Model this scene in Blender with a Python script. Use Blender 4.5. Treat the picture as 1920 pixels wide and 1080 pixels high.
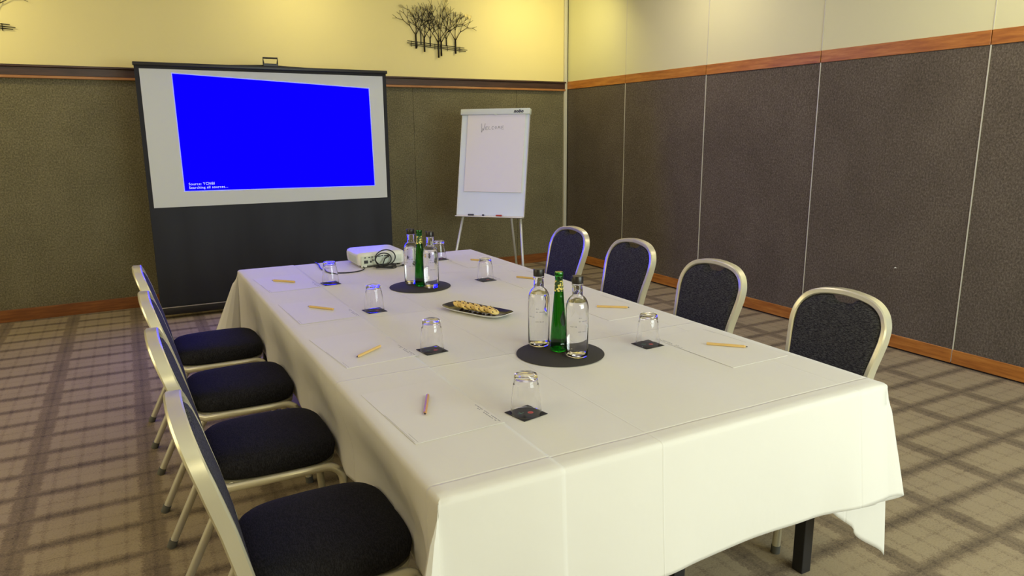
import bpy, bmesh, math, random
from mathutils import Vector, Matrix, noise
random.seed(7)
PI = math.pi
S = bpy.context.scene
for o in list(bpy.data.objects): bpy.data.objects.remove(o, do_unlink=True)
C = S.collection

# ------------------------------------------------------------------ camera
cd = bpy.data.cameras.new('camera'); cam = bpy.data.objects.new('camera', cd); C.objects.link(cam)
cd.sensor_fit = 'HORIZONTAL'; cd.sensor_width = 36; cd.lens = 1339.94/1920*36
cd.clip_start = .05; cd.clip_end = 60
Rm = Matrix(((0.8819067, 0.1078837, -0.4589135), (-0.4713349, 0.1828677, -0.8627878), (-0.0091603, 0.9772003, 0.2121216)))
q = Rm.to_quaternion(); q.normalize()
cam.matrix_world = Matrix.Translation((0, 0, 1.55)) @ q.to_matrix().to_4x4()
S.camera = cam

# ------------------------------------------------------------------ world, view, lights
S.view_settings.view_transform = 'Standard'; S.view_settings.look = 'None'
S.view_settings.gamma = 1; S.view_settings.exposure = 0.25
try: S.view_settings.use_curve_mapping = False
except Exception: pass
w = bpy.data.worlds.new('world'); S.world = w; w.use_nodes = True
bg = w.node_tree.nodes['Background']
bg.inputs[0].default_value = (.62, .78, 1, 1); bg.inputs[1].default_value = 2.0

def area(name, loc, target, sx, sy, power, col, spread=PI):
    l = bpy.data.lights.new(name, 'AREA'); l.shape = 'RECTANGLE'; l.size = sx; l.size_y = sy
    l.energy = power; l.color = col; l.spread = spread
    o = bpy.data.objects.new(name, l); C.objects.link(o); o.location = loc
    d = Vector(target)-Vector(loc); o.rotation_euler = d.to_track_quat('-Z', 'Y').to_euler()
    return o
# daylight through the window in the near wall
area('window_daylight', (3.0, -1.72, 1.55), (2.6, 4.0, 1.0), 2.7, 1.5, 98, (.90, 1.0, .90))
# warm lamp on the near wall behind the camera
area('near_wall_lamp_light', (1.1, -1.45, 2.0), (1.4, 3, .9), .7, .3, 24, (1.0, .93, .58))
# ceiling lamps, warm
for x, y, p in ((-1.4, 1.2, 7), (-1.5, 5.0, 10), (2.2, 4.0, 3.5), (4.0, 2.2, 12), (4.0, 5.0, 11)):
    area('ceiling_lamp_light', (x, y, 3.12), (x, y, 0), .5, .5, p, (1.0, .86, .64))
# warm wall washers close to the far wall
for x, p in ((-1.4, 10), (1.6, 5), (4.05, 8)):
    area('wall_washer_light', (x, 6.55, 3.05), (x+.1, 7.4, 2.0), .3, .2, p, (1.0, .86, .42))
area('left_wall_lamp_light', (-2.3, 3.2, 1.9), (0, 3.2, 1.0), 3.2, 1.0, 26, (1.0, .86, .5))

# ------------------------------------------------------------------ materials
def mat(name, col, rough=.6, metal=0, **kw):
    m = bpy.data.materials.new(name); m.use_nodes = True
    b = m.node_tree.nodes['Principled BSDF']
    b.inputs['Base Color'].default_value = (*col, 1); b.inputs['Roughness'].default_value = rough
    b.inputs['Metallic'].default_value = metal
    for k, v in kw.items(): b.inputs[k].default_value = v
    return m
def nn(m, t, **kw):
    n = m.node_tree.nodes.new(t)
    for k, v in kw.items(): setattr(n, k, v)
    return n
def lk(m, a, b): m.node_tree.links.new(a, b)
def bsdf(m): return m.node_tree.nodes['Principled BSDF']
def ramp(m, fac, stops):
    r = nn(m, 'ShaderNodeValToRGB'); e = r.color_ramp.elements
    while len(e) < len(stops): e.new(.5)
    for i, (p, c) in enumerate(stops): e[i].position = p; e[i].color = (*c, 1)
    lk(m, fac, r.inputs[0]); return r.outputs[0]
def coords(m, scale=(1, 1, 1), kind='Object'):
    t = nn(m, 'ShaderNodeTexCoord'); mp = nn(m, 'ShaderNodeMapping'); mp.inputs['Scale'].default_value = scale
    lk(m, t.outputs[kind], mp.inputs['Vector']); return mp.outputs[0]
def noise_t(m, vec, scale, detail=3, rough=.6):
    n = nn(m, 'ShaderNodeTexNoise'); n.inputs['Scale'].default_value = scale; n.inputs['Detail'].default_value = detail
    n.inputs['Roughness'].default_value = rough; lk(m, vec, n.inputs['Vector']); return n.outputs['Fac']
def bump(m, h, strength=.3, dist=.002):
    b = nn(m, 'ShaderNodeBump'); b.inputs['Strength'].default_value = strength; b.inputs['Distance'].default_value = dist
    lk(m, h, b.inputs['Height']); lk(m, b.outputs[0], bsdf(m).inputs['Normal'])
def mth(m, op, a, b=None, c=None, clamp=False):
    n = nn(m, 'ShaderNodeMath', operation=op); n.use_clamp = clamp
    for i, v in enumerate((a, b, c)):
        if v is None: continue
        if isinstance(v, (int, float)): n.inputs[i].default_value = v
        else: lk(m, v, n.inputs[i])
    return n.outputs[0]

def felt(name, dark, mid, light):
    m = mat(name, mid, .95)
    v = coords(m, (1, 1, .8))
    n1 = noise_t(m, v, 90, 4, .75)
    n2 = noise_t(m, v, 3, 3, .6)
    s = mth(m, 'ADD', mth(m, 'MULTIPLY', n1, .85), mth(m, 'MULTIPLY', n2, .15))
    c = ramp(m, s, [(.36, dark), (.5, mid), (.66, light)])
    lk(m, c, bsdf(m).inputs['Base Color']); bump(m, n1, .35, .002)
    return m
M = {}
M['felt_far'] = felt('warm_lit_felt', (.080, .070, .036), (.15, .134, .074), (.27, .24, .14))  # same felt as the right wall, olive tint of the lighting put into its colour
M['felt_right'] = felt('taupe_felt', (.056, .045, .030), (.108, .087, .062), (.19, .16, .118))
def paint(name, col):
    m = mat(name, col, .7); v = coords(m); n = noise_t(m, v, 60, 2, .5); bump(m, n, .06, .001)
    n2 = noise_t(m, v, 1.3, 2, .5)
    a = tuple(c*.97 for c in col); lk(m, ramp(m, n2, [(.35, a), (.65, col)]), bsdf(m).inputs['Base Color'])
    return m
M['paint_far'] = paint('warm_lit_cream_paint', (.82, .725, .335))  # cream paint, yellowed so the colour carries the warm wall light
M['paint_right'] = paint('pale_panel_paint', (.73, .715, .42))
M['ceil'] = paint('ceiling_paint', (.8, .78, .72))
def wood(name, a, b, c, rough=.35, axis=0):
    m = mat(name, b, rough)
    sc = [9, 9, 9]; sc[axis] = .8
    v = coords(m, tuple(sc))
    n = noise_t(m, v, 5, 6, .65)
    lk(m, ramp(m, n, [(.3, a), (.5, b), (.7, c)]), bsdf(m).inputs['Base Color']); bump(m, n, .08, .001)
    return m
M['wood_r'] = wood('orange_cherry_wood', (.30, .095, .014), (.45, .165, .026), (.58, .25, .048), .35, 1)
M['wood_f'] = wood('red_brown_wood', (.14, .042, .010), (.22, .074, .016), (.31, .115, .028), .4, 0)
M['wood_dark'] = wood('dark_rail_wood', (.035, .017, .012), (.058, .028, .02), (.085, .042, .028), .4, 0)
M['wood_light'] = wood('light_edge_wood', (.30, .12, .035), (.40, .18, .06), (.5, .24, .09), .4, 0)
M['strip'] = mat('pale_edge_strip', (.62, .60, .48), .45, .1)
M['gap'] = mat('dark_gap', (.03, .025, .02), .9)
def champagne(name, col, rough):
    return mat(name, col, rough, .6)
M['alu'] = champagne('champagne_aluminium', (.80, .77, .60), .28)
M['alu_dull'] = champagne('dull_leg_aluminium', (.62, .60, .52), .42)
M['black'] = mat('black_plastic', (.012, .012, .013), .4)
M['black_metal'] = mat('black_painted_steel', (.013, .013, .015), .45)
M['black_wire'] = mat('black_iron', (.018, .014, .010), .5, .4)
M['leaf'] = mat('bronze_leaf', (.36, .30, .12), .4, .5)
M['rubber'] = mat('grey_rubber', (.10, .10, .09), .7)

def chair_cloth(name, a, b, linescale):
    m = mat(name, a, .9); bsdf(m).inputs['Specular IOR Level'].default_value = .2
    v = coords(m, (1, 1, 1)); n = noise_t(m, v, 260, 2, .6)
    v2 = coords(m, (48, 48, 300)) if linescale else coords(m, (300, 60, 60))
    n2 = noise_t(m, v2, 1.6, 2, .6)
    s = mth(m, 'ADD', mth(m, 'MULTIPLY', n, .35), mth(m, 'MULTIPLY', n2, .65))
    lk(m, ramp(m, s, [(.42, a), (.62, b)]), bsdf(m).inputs['Base Color']); bump(m, s, .5, .0015); return m
M['seat'] = chair_cloth('navy_seat_fabric', (.007, .007, .010), (.024, .024, .030), False)
M['back'] = chair_cloth('striped_back_fabric', (.013, .013, .017), (.088, .088, .090), True)

# carpet: plaid woven into the pile
m = mat('plaid_carpet', (.2, .15, .1), 1.0); M['carpet'] = m
v = coords(m); sx = nn(m, 'ShaderNodeSeparateXYZ')
wn = nn(m, 'ShaderNodeTexNoise'); wn.inputs['Scale'].default_value = 60; lk(m, v, wn.inputs['Vector'])
wob = nn(m, 'ShaderNodeVectorMath', operation='MULTIPLY_ADD')
lk(m, wn.outputs['Color'], wob.inputs[0]); wob.inputs[1].default_value = (.03, .03, 0); lk(m, v, wob.inputs[2]); lk(m, wob.outputs[0], sx.inputs[0])
def stripes(src, period, offset, half, soft):
    a = mth(m, 'SUBTRACT', src, offset-period/2+.015); a = mth(m, 'DIVIDE', a, period); a = mth(m, 'FRACT', a)
    a = mth(m, 'ABSOLUTE', mth(m, 'SUBTRACT', a, .5)); a = mth(m, 'MULTIPLY', a, period)
    r = nn(m, 'ShaderNodeMapRange'); r.interpolation_type = 'SMOOTHSTEP'
    lk(m, a, r.inputs[0]); r.inputs[1].default_value = half; r.inputs[2].default_value = half+soft
    r.inputs[3].default_value = 1; r.inputs[4].default_value = 0; return r.outputs[0]
sX = stripes(sx.outputs[1], .2465, 3.065, .008, .045)
sX2 = stripes(sx.outputs[1], .1233, 3.065, .003, .012)
sY = stripes(sx.outputs[0], .483, -.54, .036, .022)
sY2 = stripes(sx.outputs[0], .0966, -.54, .004, .010)
vn = noise_t(m, v, 3.5, 3, .6)
tot = mth(m, 'MAXIMUM', mth(m, 'MULTIPLY', sX, .52), mth(m, 'MULTIPLY', sY, .45))
tot = mth(m, 'ADD', tot, mth(m, 'MULTIPLY', mth(m, 'SUBTRACT', vn, .5), .5))
tot = mth(m, 'ADD', tot, mth(m, 'ADD', mth(m, 'MULTIPLY', sX2, .12), mth(m, 'MULTIPLY', sY2, .15)))
pn = noise_t(m, v, 120, 4, .85)
tot = mth(m, 'ADD', tot, mth(m, 'MULTIPLY', mth(m, 'SUBTRACT', pn, .5), 1.7), clamp=True)
lk(m, ramp(m, tot, [(0, (.36, .29, .185)), (.35, (.235, .18, .115)), (1, (.062, .044, .032))]), bsdf(m).inputs['Base Color'])
bump(m, pn, .7, .004)

# cloth
m = mat('white_table_linen', (.67, .655, .605), .8); M['cloth'] = m
bsdf(m).inputs['Sheen Weight'].default_value = .1
v = coords(m); n = noise_t(m, v, 5, 4, .55); n2 = noise_t(m, v, 700, 1, .5)
sx = nn(m, 'ShaderNodeSeparateXYZ'); lk(m, v, sx.inputs[0])
def crease(src, at, wd, amp):
    a = mth(m, 'ABSOLUTE', mth(m, 'SUBTRACT', src, at)); r = nn(m, 'ShaderNodeMapRange'); r.interpolation_type = 'SMOOTHSTEP'
    lk(m, a, r.inputs[0]); r.inputs[1].default_value = 0; r.inputs[2].default_value = wd; r.inputs[3].default_value = amp; r.inputs[4].default_value = 0
    return r.outputs[0]
h = mth(m, 'ADD', mth(m, 'MULTIPLY', n, 1.0), mth(m, 'MULTIPLY', n2, .03))
for ax, at, wd, am in ((0, 1.17, .004, .3), (0, 1.955, .008, -.35), (1, 1.43, .006, -.45), (1, 2.24, .007, .6), (1, 3.02, .006, .5), (1, 3.82, .006, .5)):
    h = mth(m, 'ADD', h, crease(sx.outputs[ax], at, wd, am))
bump(m, h, .55, .006)
M['paper'] = mat('white_paper', (.695, .68, .63), .7)
M['print'] = mat('grey_print', (.22, .22, .24), .8)
M['pale_print'] = mat('pale_print', (.28, .28, .29), .8)
M['slate'] = mat('black_placemat', (.032, .029, .024), .9)
M['coaster'] = mat('black_card', (.010, .009, .010), .8)
M['red'] = mat('red_print', (.5, .02, .02), .6)
M['green_print'] = mat('green_print', (.08, .3, .2), .6)
M['pencil'] = wood('pencil_wood', (.54, .34, .11), (.64, .42, .14), (.72, .50, .2), .5, 0)
M['pencil_pink'] = wood('pinkish_pencil_wood', (.42, .20, .09), (.50, .26, .11), (.58, .32, .14), .5, 0)
M['tip'] = mat('black_graphite', (.012, .012, .012), .5)
def glass(name, col, rough=0, ior=1.45):
    m = mat(name, col, rough, 0, IOR=ior); bsdf(m).inputs['Transmission Weight'].default_value = 1; return m
M['glass'] = glass('clear_glass', (1, 1, 1), 0, 1.38)
M['water'] = glass('water', (.99, 1, 1), 0, 1.33)
M['green_glass'] = glass('green_glass', (.03, .50, .04), 0, 1.45)
M['green_drink'] = glass('dark_green_liquid', (.25, .6, .2), 0, 1.33)
M['cap'] = mat('black_cap', (.014, .011, .012), .35)
m = mat('gold_neck_label', (.75, .65, .15), .45); M['gold'] = m
v = coords(m); n = nn(m, 'ShaderNodeTexVoronoi'); n.inputs['Scale'].default_value = 130; lk(m, v, n.inputs['Vector'])
lk(m, ramp(m, n.outputs['Distance'], [(.46, (.85, .76, .20)), (.56, (.02, .07, .02))]), bsdf(m).inputs['Base Color'])
M['emblem'] = mat('dark_green_emblem', (.004, .03, .006), .5)
M['ceramic_black'] = mat('black_glaze', (.014, .012, .013), .18)
M['ceramic_white'] = mat('white_glaze', (.8, .8, .76), .2)
m = mat('biscuit', (.7, .45, .17), .8); M['biscuit'] = m
v = coords(m); n = noise_t(m, v, 60, 4, .6)
lk(m, ramp(m, n, [(.3, (.62, .37, .09)), (.55, (.86, .64, .22)), (.8, (.92, .76, .36))]), bsdf(m).inputs['Base Color']); bump(m, n, .6, .004)
M['choc'] = mat('chocolate', (.05, .02, .01), .5)
M['proj'] = mat('white_projector_shell', (.74, .76, .70), .4)
M['proj_panel'] = mat('pale_green_grey_port_panel', (.62, .68, .58), .5)
M['screen_white'] = mat('matte_screen_fabric', (.66, .70, .68), .85)
M['screen_black'] = mat('screen_masking', (.012, .013, .016), .75)
m = mat('black_drop_fabric', (.012, .014, .019), .7); M['drop'] = m
v = coords(m, (3, 1, .6)); n = noise_t(m, v, 1.4, 2, .5)
lk(m, ramp(m, n, [(.35, (.009, .011, .016)), (.65, (.016, .019, .026))]), bsdf(m).inputs['Base Color'])
M['blue'] = mat('projected_blue', (0, 0, .02), 1.0); b = bsdf(M['blue'])
b.inputs['Emission Color'].default_value = (.0003, .0, 1, 1); b.inputs['Emission Strength'].default_value = 9.5; b.inputs['Specular IOR Level'].default_value = 0
M['blue_text'] = mat('projected_text', (.1, .1, .1), 1.0); b = bsdf(M['blue_text'])
b.inputs['Emission Color'].default_value = (.65, .7, 1, 1); b.inputs['Emission Strength'].default_value = 1.0
M['blue_edge'] = mat('projected_edge', (.1, .1, .1), 1.0); b = bsdf(M['blue_edge'])
b.inputs['Emission Color'].default_value = (.3, .33, 1, 1); b.inputs['Emission Strength'].default_value = .9
M['board'] = mat('white_enamel_board', (.72, .80, .80), .3)
M['flip_paper'] = mat('flipchart_paper', (.80, .78, .70), .8)
M['flip_bar'] = mat('pale_green_grey_clamp_bar', (.66, .72, .60), .4)
M['flip_leg'] = mat('white_leg_metal', (.7, .72, .68), .35, .3)
M['marker_black'] = mat('marker_black', (.02, .02, .03), .4)
M['marker_red'] = mat('marker_red', (.45, .04, .02), .4)
M['ink'] = mat('ink', (.05, .05, .07), .7)

# ------------------------------------------------------------------ helpers
def obj(name, bm, m, parent=None, smooth=False, loc=None, rot=None):
    me = bpy.data.meshes.new(name)
    if isinstance(bm, bpy.types.Mesh): me = bm
    else:
        bm.normal_update(); bm.to_mesh(me); bm.free()
    me.materials.clear()
    for mm in (m if isinstance(m, (list, tuple)) else [m]): me.materials.append(mm)
    if smooth is True:
        for p in me.polygons: p.use_smooth = True
    elif smooth:
        me.set_sharp_from_angle(angle=smooth) if hasattr(me, 'set_sharp_from_angle') else None
        for p in me.polygons: p.use_smooth = True
    o = bpy.data.objects.new(name, me); C.objects.link(o)
    if parent is not None: o.parent = parent
    if loc is not None: o.location = loc
    if rot is not None: o.rotation_euler = rot
    return o
def tag(o, label, cat, group=None, kind=None):
    if label: o['label'] = label
    if cat: o['category'] = cat
    if group: o['group'] = group
    if kind: o['kind'] = kind
    return o
def thing(name, label, cat, loc=(0, 0, 0), rz=0, group=None):
    o = bpy.data.objects.new(name, None); C.objects.link(o); o.location = loc; o.rotation_euler = (0, 0, rz)
    o.empty_display_size = .05
    return tag(o, label, cat, group)
def dup(root, loc, rz, label, rot=None):
    def rec(o, par):
        c = o.copy(); C.objects.link(c)
        if par is not None: c.parent = par
        for ch in list(o.children): rec(ch, c)
        return c
    r = rec(root, None); r.location = loc; r.rotation_euler = rot or (0, 0, rz); r['label'] = label
    return r
def box(bm, lo, hi, bev=0, seg=2, mi=0):
    r = bmesh.ops.create_cube(bm, size=1)
    vs = r['verts']; s = [hi[i]-lo[i] for i in range(3)]; c = [(hi[i]+lo[i])/2 for i in range(3)]
    for v_ in vs: v_.co = Vector([v_.co[i]*s[i]+c[i] for i in range(3)])
    fs = set(f for v_ in vs for f in v_.link_faces)
    for f in fs: f.material_index = mi
    if bev > 0:
        es = list(set(e for v_ in vs for e in v_.link_edges))
        bmesh.ops.bevel(bm, geom=es, offset=bev, segments=seg, affect='EDGES', profile=.5)
    return bm
def B(lo, hi, bev=0, seg=2): return box(bmesh.new(), lo, hi, bev, seg)
def lathe(prof, n=32, bm=None, closed=False):
    bm = bm or bmesh.new(); rings = []
    for r, z in prof:
        if r < 1e-6: rings.append([bm.verts.new((0, 0, z))])
        else: rings.append([bm.verts.new((r*math.cos(2*PI*i/n), r*math.sin(2*PI*i/n), z)) for i in range(n)])
    pairs = list(zip(rings, rings[1:]))
    if closed: pairs.append((rings[-1], rings[0]))
    for a, b_ in pairs:
        for i in range(n):
            j = (i+1) % n
            if len(a) == 1 and len(b_) == 1: break
            if len(a) == 1: bm.faces.new((a[0], b_[j], b_[i]))
            elif len(b_) == 1: bm.faces.new((a[i], a[j], b_[0]))
            else: bm.faces.new((a[i], a[j], b_[j], b_[i]))
    bmesh.ops.recalc_face_normals(bm, faces=bm.faces[:])
    return bm
def tube(bm, pts, r, n=8, cap=True, taper=None):
    pts = [Vector(p) for p in pts]; rings = []; up = None
    for i, p in enumerate(pts):
        t = ((pts[min(i+1, len(pts)-1)]-pts[max(i-1, 0)])).normalized()
        if up is None:
            up = Vector((0, 0, 1)) if abs(t.z) < .9 else Vector((1, 0, 0))
        up = (up-t*up.dot(t)).normalized(); sd = t.cross(up)
        rr = r if taper is None else r*(1+(taper-1)*i/max(1, len(pts)-1))
        rings.append([bm.verts.new(p+(up*math.cos(2*PI*k/n)+sd*math.sin(2*PI*k/n))*rr) for k in range(n)])
    for a, b_ in zip(rings, rings[1:]):
        for k in range(n):
            j = (k+1) % n; bm.faces.new((a[k], b_[k], b_[j], a[j]))
    if cap:
        bm.faces.new(rings[0]); bm.faces.new(rings[-1][::-1])
    return bm
def catmull(pts, n=6):
    pts = [Vector(p) for p in pts]; out = []
    P_ = [pts[0]*2-pts[1]]+pts+[pts[-1]*2-pts[-2]]
    for i in range(1, len(P_)-2):
        a, b_, c_, d = P_[i-1:i+3]
        for k in range(n):
            t = k/n; out.append(.5*((2*b_)+(c_-a)*t+(2*a-5*b_+4*c_-d)*t*t+(3*b_-a-3*c_+d)*t**3))
    out.append(pts[-1]); return out
def text_mesh(body, size, extrude=.0003, shear=0, bold=0, align='LEFT'):
    c = bpy.data.curves.new('text', 'FONT'); c.body = body; c.size = size; c.extrude = extrude; c.shear = shear; c.offset = bold; c.align_x = align; c.space_character = 1.12
    c.resolution_u = 3
    o = bpy.data.objects.new('t', c); C.objects.link(o)
    bpy.context.view_layer.update()
    me = bpy.data.meshes.new_from_object(o.evaluated_get(bpy.context.evaluated_depsgraph_get()))
    bpy.data.objects.remove(o, do_unlink=True); return me

# ------------------------------------------------------------------ room shell
WX = 4.755                     # face of the folding partition on the right
def fy(x): return 7.33+.035*x  # face of the far wall
aF = math.atan(.035)
floor = obj('floor', B((-3.2, -2.2, -.1), (5.2, 7.9, 0)), M['carpet']); tag(floor, None, None, kind='structure')
ceil = obj('ceiling', B((-3.2, -2.2, 3.2), (5.2, 7.9, 3.3)), M['ceil']); tag(ceil, None, None, kind='structure')
wl = obj('wall_left', B((-3.2, -2.0, 0), (-3.0, 7.9, 3.2)), M['paint_far']); tag(wl, None, None, kind='structure')
# near wall with a window opening
bm = bmesh.new(); X0, X1, Z0, Z1 = 1.6, 4.4, .75, 2.35
box(bm, (-3.0, -1.9, 0), (X0, -1.6, 3.2)); box(bm, (X1, -1.9, 0), (5.0, -1.6, 3.2))
box(bm, (X0, -1.9, 0), (X1, -1.6, Z0)); box(bm, (X0, -1.9, Z1), (X1, -1.6, 3.2))
tag(obj('wall_near', bm, M['paint_far']), None, None, kind='structure')
bm = bmesh.new()
for x in (X0, (X0+X1)/2-.03, X1-.06): box(bm, (x, -1.86, Z0), (x+.06, -1.80, Z1))
for z in (Z0, Z1-.06): box(bm, (X0, -1.86, z), (X1, -1.80, z+.06))
tag(obj('window_1', bm, M['ceramic_white']), None, None, kind='structure')
# far wall: local frame, x along the wall, y=0 at its face
def far(name, bm, m, parent=None, smooth=False):
    o = obj(name, bm, m, parent, smooth)
    if parent is None: o.location = (0, 7.33, 0); o.rotation_euler = (0, 0, aF)
    return o
XE = (WX-.0)/math.cos(aF)
wf = far('wall_far', B((-3.3, .02, 0), (5.1, .2, 3.2)), M['gap']); tag(wf, None, None, kind='structure')
far('painted_panel', B((-3.3, 0, 2.1), (XE, .03, 3.2)), M['paint_far'], wf)
cuts = [-3.3, -1.75, .70, 1.96, 2.78, 4.06, XE-.002]
for a, b_ in zip(cuts, cuts[1:]):
    far('fabric_panel', B((a+.0012, 0, .06), (b_-.0012, .03, 2.08), .0015, 1), M['felt_far'], wf)
tr = far('trim_1', B((-3.3, -.030, 2.050), (XE-.04, .0, 2.118), .004), M['wood_dark']); tag(tr, None, None, kind='structure')
far('top_lip', B((-3.3, -.048, 2.118), (XE-.04, 0, 2.136), .004), M['wood_dark'], tr)
far('lower_bead', B((-3.3, -.036, 2.028), (XE-.04, 0, 2.051), .005), M['wood_light'], tr)
bb = far('baseboard_far', B((-3.3, -.022, 0), (XE-.02, 0, .105), .003), M['wood_f']); tag(bb, None, None, kind='structure')
t3 = far('trim_3', B((XE-.052, -.03, 0), (XE-.012, 0, 3.2), .004), M['strip']); tag(t3, None, None, kind='structure')
# right wall: folding partition of 1.22 m leaves
wr = obj('wall_right', B((WX+.03, -1.6, 0), (WX+.2, 7.6, 3.2)), M['gap']); tag(wr, None, None, kind='structure')
tr2 = obj('trim_2', bmesh.new(), M['wood_r']); tag(tr2, None, None, kind='structure')
bb2 = obj('baseboard_right', bmesh.new(), M['wood_r']); tag(bb2, None, None, kind='structure')
seams = [-1.59, -.98, .24, 1.46, 2.665, 3.90, 5.135, 6.345, 7.48]
for i, (a, b_) in enumerate(zip(seams, seams[1:])):
    a2 = a+.003; b2 = b_-.003; wob = (.0, .002, -.001, .0015)[i % 4]
    obj('fabric_panel', B((WX+wob, a2, .10), (WX+.03, b2, 2.05), .003, 1), M['felt_right'], wr)
    obj('painted_panel', B((WX+wob, a2, 2.135), (WX+.03, b2, 3.2), .002, 1), M['paint_right'], wr)
    obj('rail_board', B((WX-.006, a2, 2.05), (WX+.03, b2, 2.138), .002, 1), M['wood_r'], tr2)
    obj('skirting_board', B((WX-.006, a2, .012), (WX+.03, b2, .105), .002, 1), M['wood_r'], bb2)
    if i: obj('edge_strip', B((WX-.004, a-.005, .02), (WX+.025, a+.001, 2.05)), M['strip'], wr); obj('edge_strip', B((WX-.003, a-.005, 2.138), (WX+.025, a+.001, 3.2)), M['strip'], wr)
# small white mark on the partition
bm = bmesh.new(); tube(bm, [(0, 0, 0), (-.006, .006, .004), (-.004, .012, -.002)], .003, 6)
tag(obj('lint_scrap', bm, M['ceramic_white'], loc=(WX-.002, 3.12, .587)), 'tiny white scrap stuck on the brown felt partition', 'scrap')

# ------------------------------------------------------------------ wall sculptures
def tree_art(loc, label):
    t = thing('tree_wall_sculpture', label, 'wall art', loc, aF, 'black metal tree sculptures on the far wall')
    sc = .79/134.   # metres per unit of the drawn layout
    def P_(x, y, d): return Vector(((x-815)*sc, d, (50-y)*sc))
    rnd = random.Random(3)
    #            trunk x, foot y, fork y, height of crown, depth, thickness
    trees = [(780.5, 89, 66, 50, -.012, .008), (790.5, 81, 62, 34, -.004, .005), (796, 94, 71, 44, -.018, .008), (808.5, 84, 71, 36, -.006, .0055), (823, 103, 77, 72, -.022, .008), (829, 100, 77, 64, -.018, .008), (840.5, 82, 70, 42, -.006, .0055), (858, 94.5, 72, 50, -.015, .008)]
    for x, fy_, ky, h_, d, th in trees:
        bm = bmesh.new(); tube(bm, [P_(x, fy_, d), P_(x, ky, d)], th*1.15, 8)
        leafpts = []
        def grow(x_, y_, ang, ln, r, lev):
            x2 = x_+math.sin(ang)*ln; y2 = y_-math.cos(ang)*ln; mid = ((x_+x2)/2+math.cos(ang)*ln*.04*rnd.choice((-1, 1)), (y_+y2)/2)
            dd = d-.002*lev
            tube(bm, [P_(x_, y_, dd), P_(*mid, dd), P_(x2, y2, dd)], r, 5, True, .6)
            if lev >= 4 or ln < 3.5:
                leafpts.append((x2, y2, ang, dd)); return
            for s in (-1, 1): grow(x2, y2, ang+s*rnd.uniform(.22, .5), ln*rnd.uniform(.68, .86), r*.78, lev+1)
        for a in (-.58, .02, .55): grow(x, ky, a+rnd.uniform(-.1, .1), h_*.37, th*.62, 1)
        o = obj('metal_tree', bm, M['black_wire'], t, True)
        for (lx, ly, an, dd) in rnd.sample(leafpts, 2):
            b2 = bmesh.new(); c = P_(lx, ly, dd-.003); ax = Vector((math.sin(an), 0, math.cos(an))); sd = Vector((math.cos(an), 0, -math.sin(an)))
            pr = []
            for k in range(9):
                u = k/8; pr.append((u, math.sin(PI*u**.8)*.3))
            top = [b2.verts.new(c+ax*u*.052+sd*w_*.05+Vector((0, -.002*math.sin(PI*u), 0))) for u, w_ in pr]
            bot = [b2.verts.new(c+ax*u*.052-sd*w_*.05+Vector((0, .001, 0))) for u, w_ in pr[1:-1]]
            b2.faces.new(top+bot[::-1]); r_ = bmesh.ops.solidify(b2, geom=b2.faces[:], thickness=.0015)
            obj('leaf', b2, M['leaf'], o)
    for (xa, ya, xb, yb) in ((764, 76.5, 876, 83.5), (763, 80, 882, 87), (768, 83, 879, 89.5)):
        bm = bmesh.new(); tube(bm, [P_(xa, ya, -.012), P_(xb, yb, -.012)], .0035, 6); obj('fence_rail', bm, M['black_wire'], t, True)
    for x in (772, 783, 817, 842, 867):
        y = 76.5+(x-764)*.0625; bm = bmesh.new(); tube(bm, [P_(x, y-1, -.008), P_(x, y+9, -.008)], .003, 6); obj('fence_post', bm, M['black_wire'], t, True)
    for x in (781, 823, 858):
        bm = bmesh.new(); tube(bm, [P_(x, 74, -.02), P_(x, 74, .0)], .004, 6); obj('wall_mount', bm, M['black_wire'], t)
    return t
xa = 3.005
tree_art((xa+.03, fy(xa)-.0, 2.655), 'black metal grove of bare trees on the cream wall, right of the projection screen')
xa = -1.06
tree_art((xa, fy(xa)-.0, 2.64), 'black metal tree sculpture cut off at the top left corner of the photo')

# ------------------------------------------------------------------ projection screen
t = thing('projection_screen', 'pull-up projection screen showing a blue picture, in front of the far wall', 'projection screen', (1.19, 6.72, 0), 0)
t.rotation_euler = (0, math.radians(.25), 0)
W2 = 1.018
def sc_quad(name, pts, y0, th, m, par):
    bm = bmesh.new(); f = [bm.verts.new((x, y0, z)) for x, z in pts]; g = [bm.verts.new((x, y0+th, z)) for x, z in pts]
    n = len(pts); bm.faces.new(f); bm.faces.new(g[::-1])
    for i in range(n): bm.faces.new((f[i], g[i], g[(i+1) % n], f[(i+1) % n]))
    bmesh.ops.recalc_face_normals(bm, faces=bm.faces[:]); return obj(name, bm, m, par)
sc_quad('masking_border', [(-W2-.035, .10), (W2+.035, .10), (W2+.035, 2.108), (-W2-.035, 2.108)], .0, .003, M['screen_black'], t)
surf = sc_quad('screen_surface', [(-W2, .955), (W2, .955), (W2, 2.083), (-W2, 2.083)], -.002, .002, M['screen_white'], t)
def wavy(a, b_, n, amp):
    out = []
    for i in range(n):
        u = i/n; x = a[0]+(b_[0]-a[0])*u; z = a[1]+(b_[1]-a[1])*u
        k = amp*(1 if (i % 2) else -1); dx = b_[1]-a[1]; dz = -(b_[0]-a[0]); L = math.hypot(dx, dz); out.append((x+dx/L*k, z+dz/L*k))
    return out
cn = [(-.778, 2.050), (.880, 1.969), (.896, 1.075), (-.768, 1.088)]
ed = [(cn[0][0]-.006, cn[0][1]+.006), (cn[1][0]+.006, cn[1][1]+.006), (cn[2][0]+.006, cn[2][1]-.006), (cn[3][0]-.006, cn[3][1]-.006)]
op = []
for i in range(4): op += wavy(ed[i], ed[(i+1) % 4], 22 if i % 2 == 0 else 12, .0018)
sc_quad('image_edge', op, -.0028, .0006, M['blue_edge'], surf)
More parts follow.
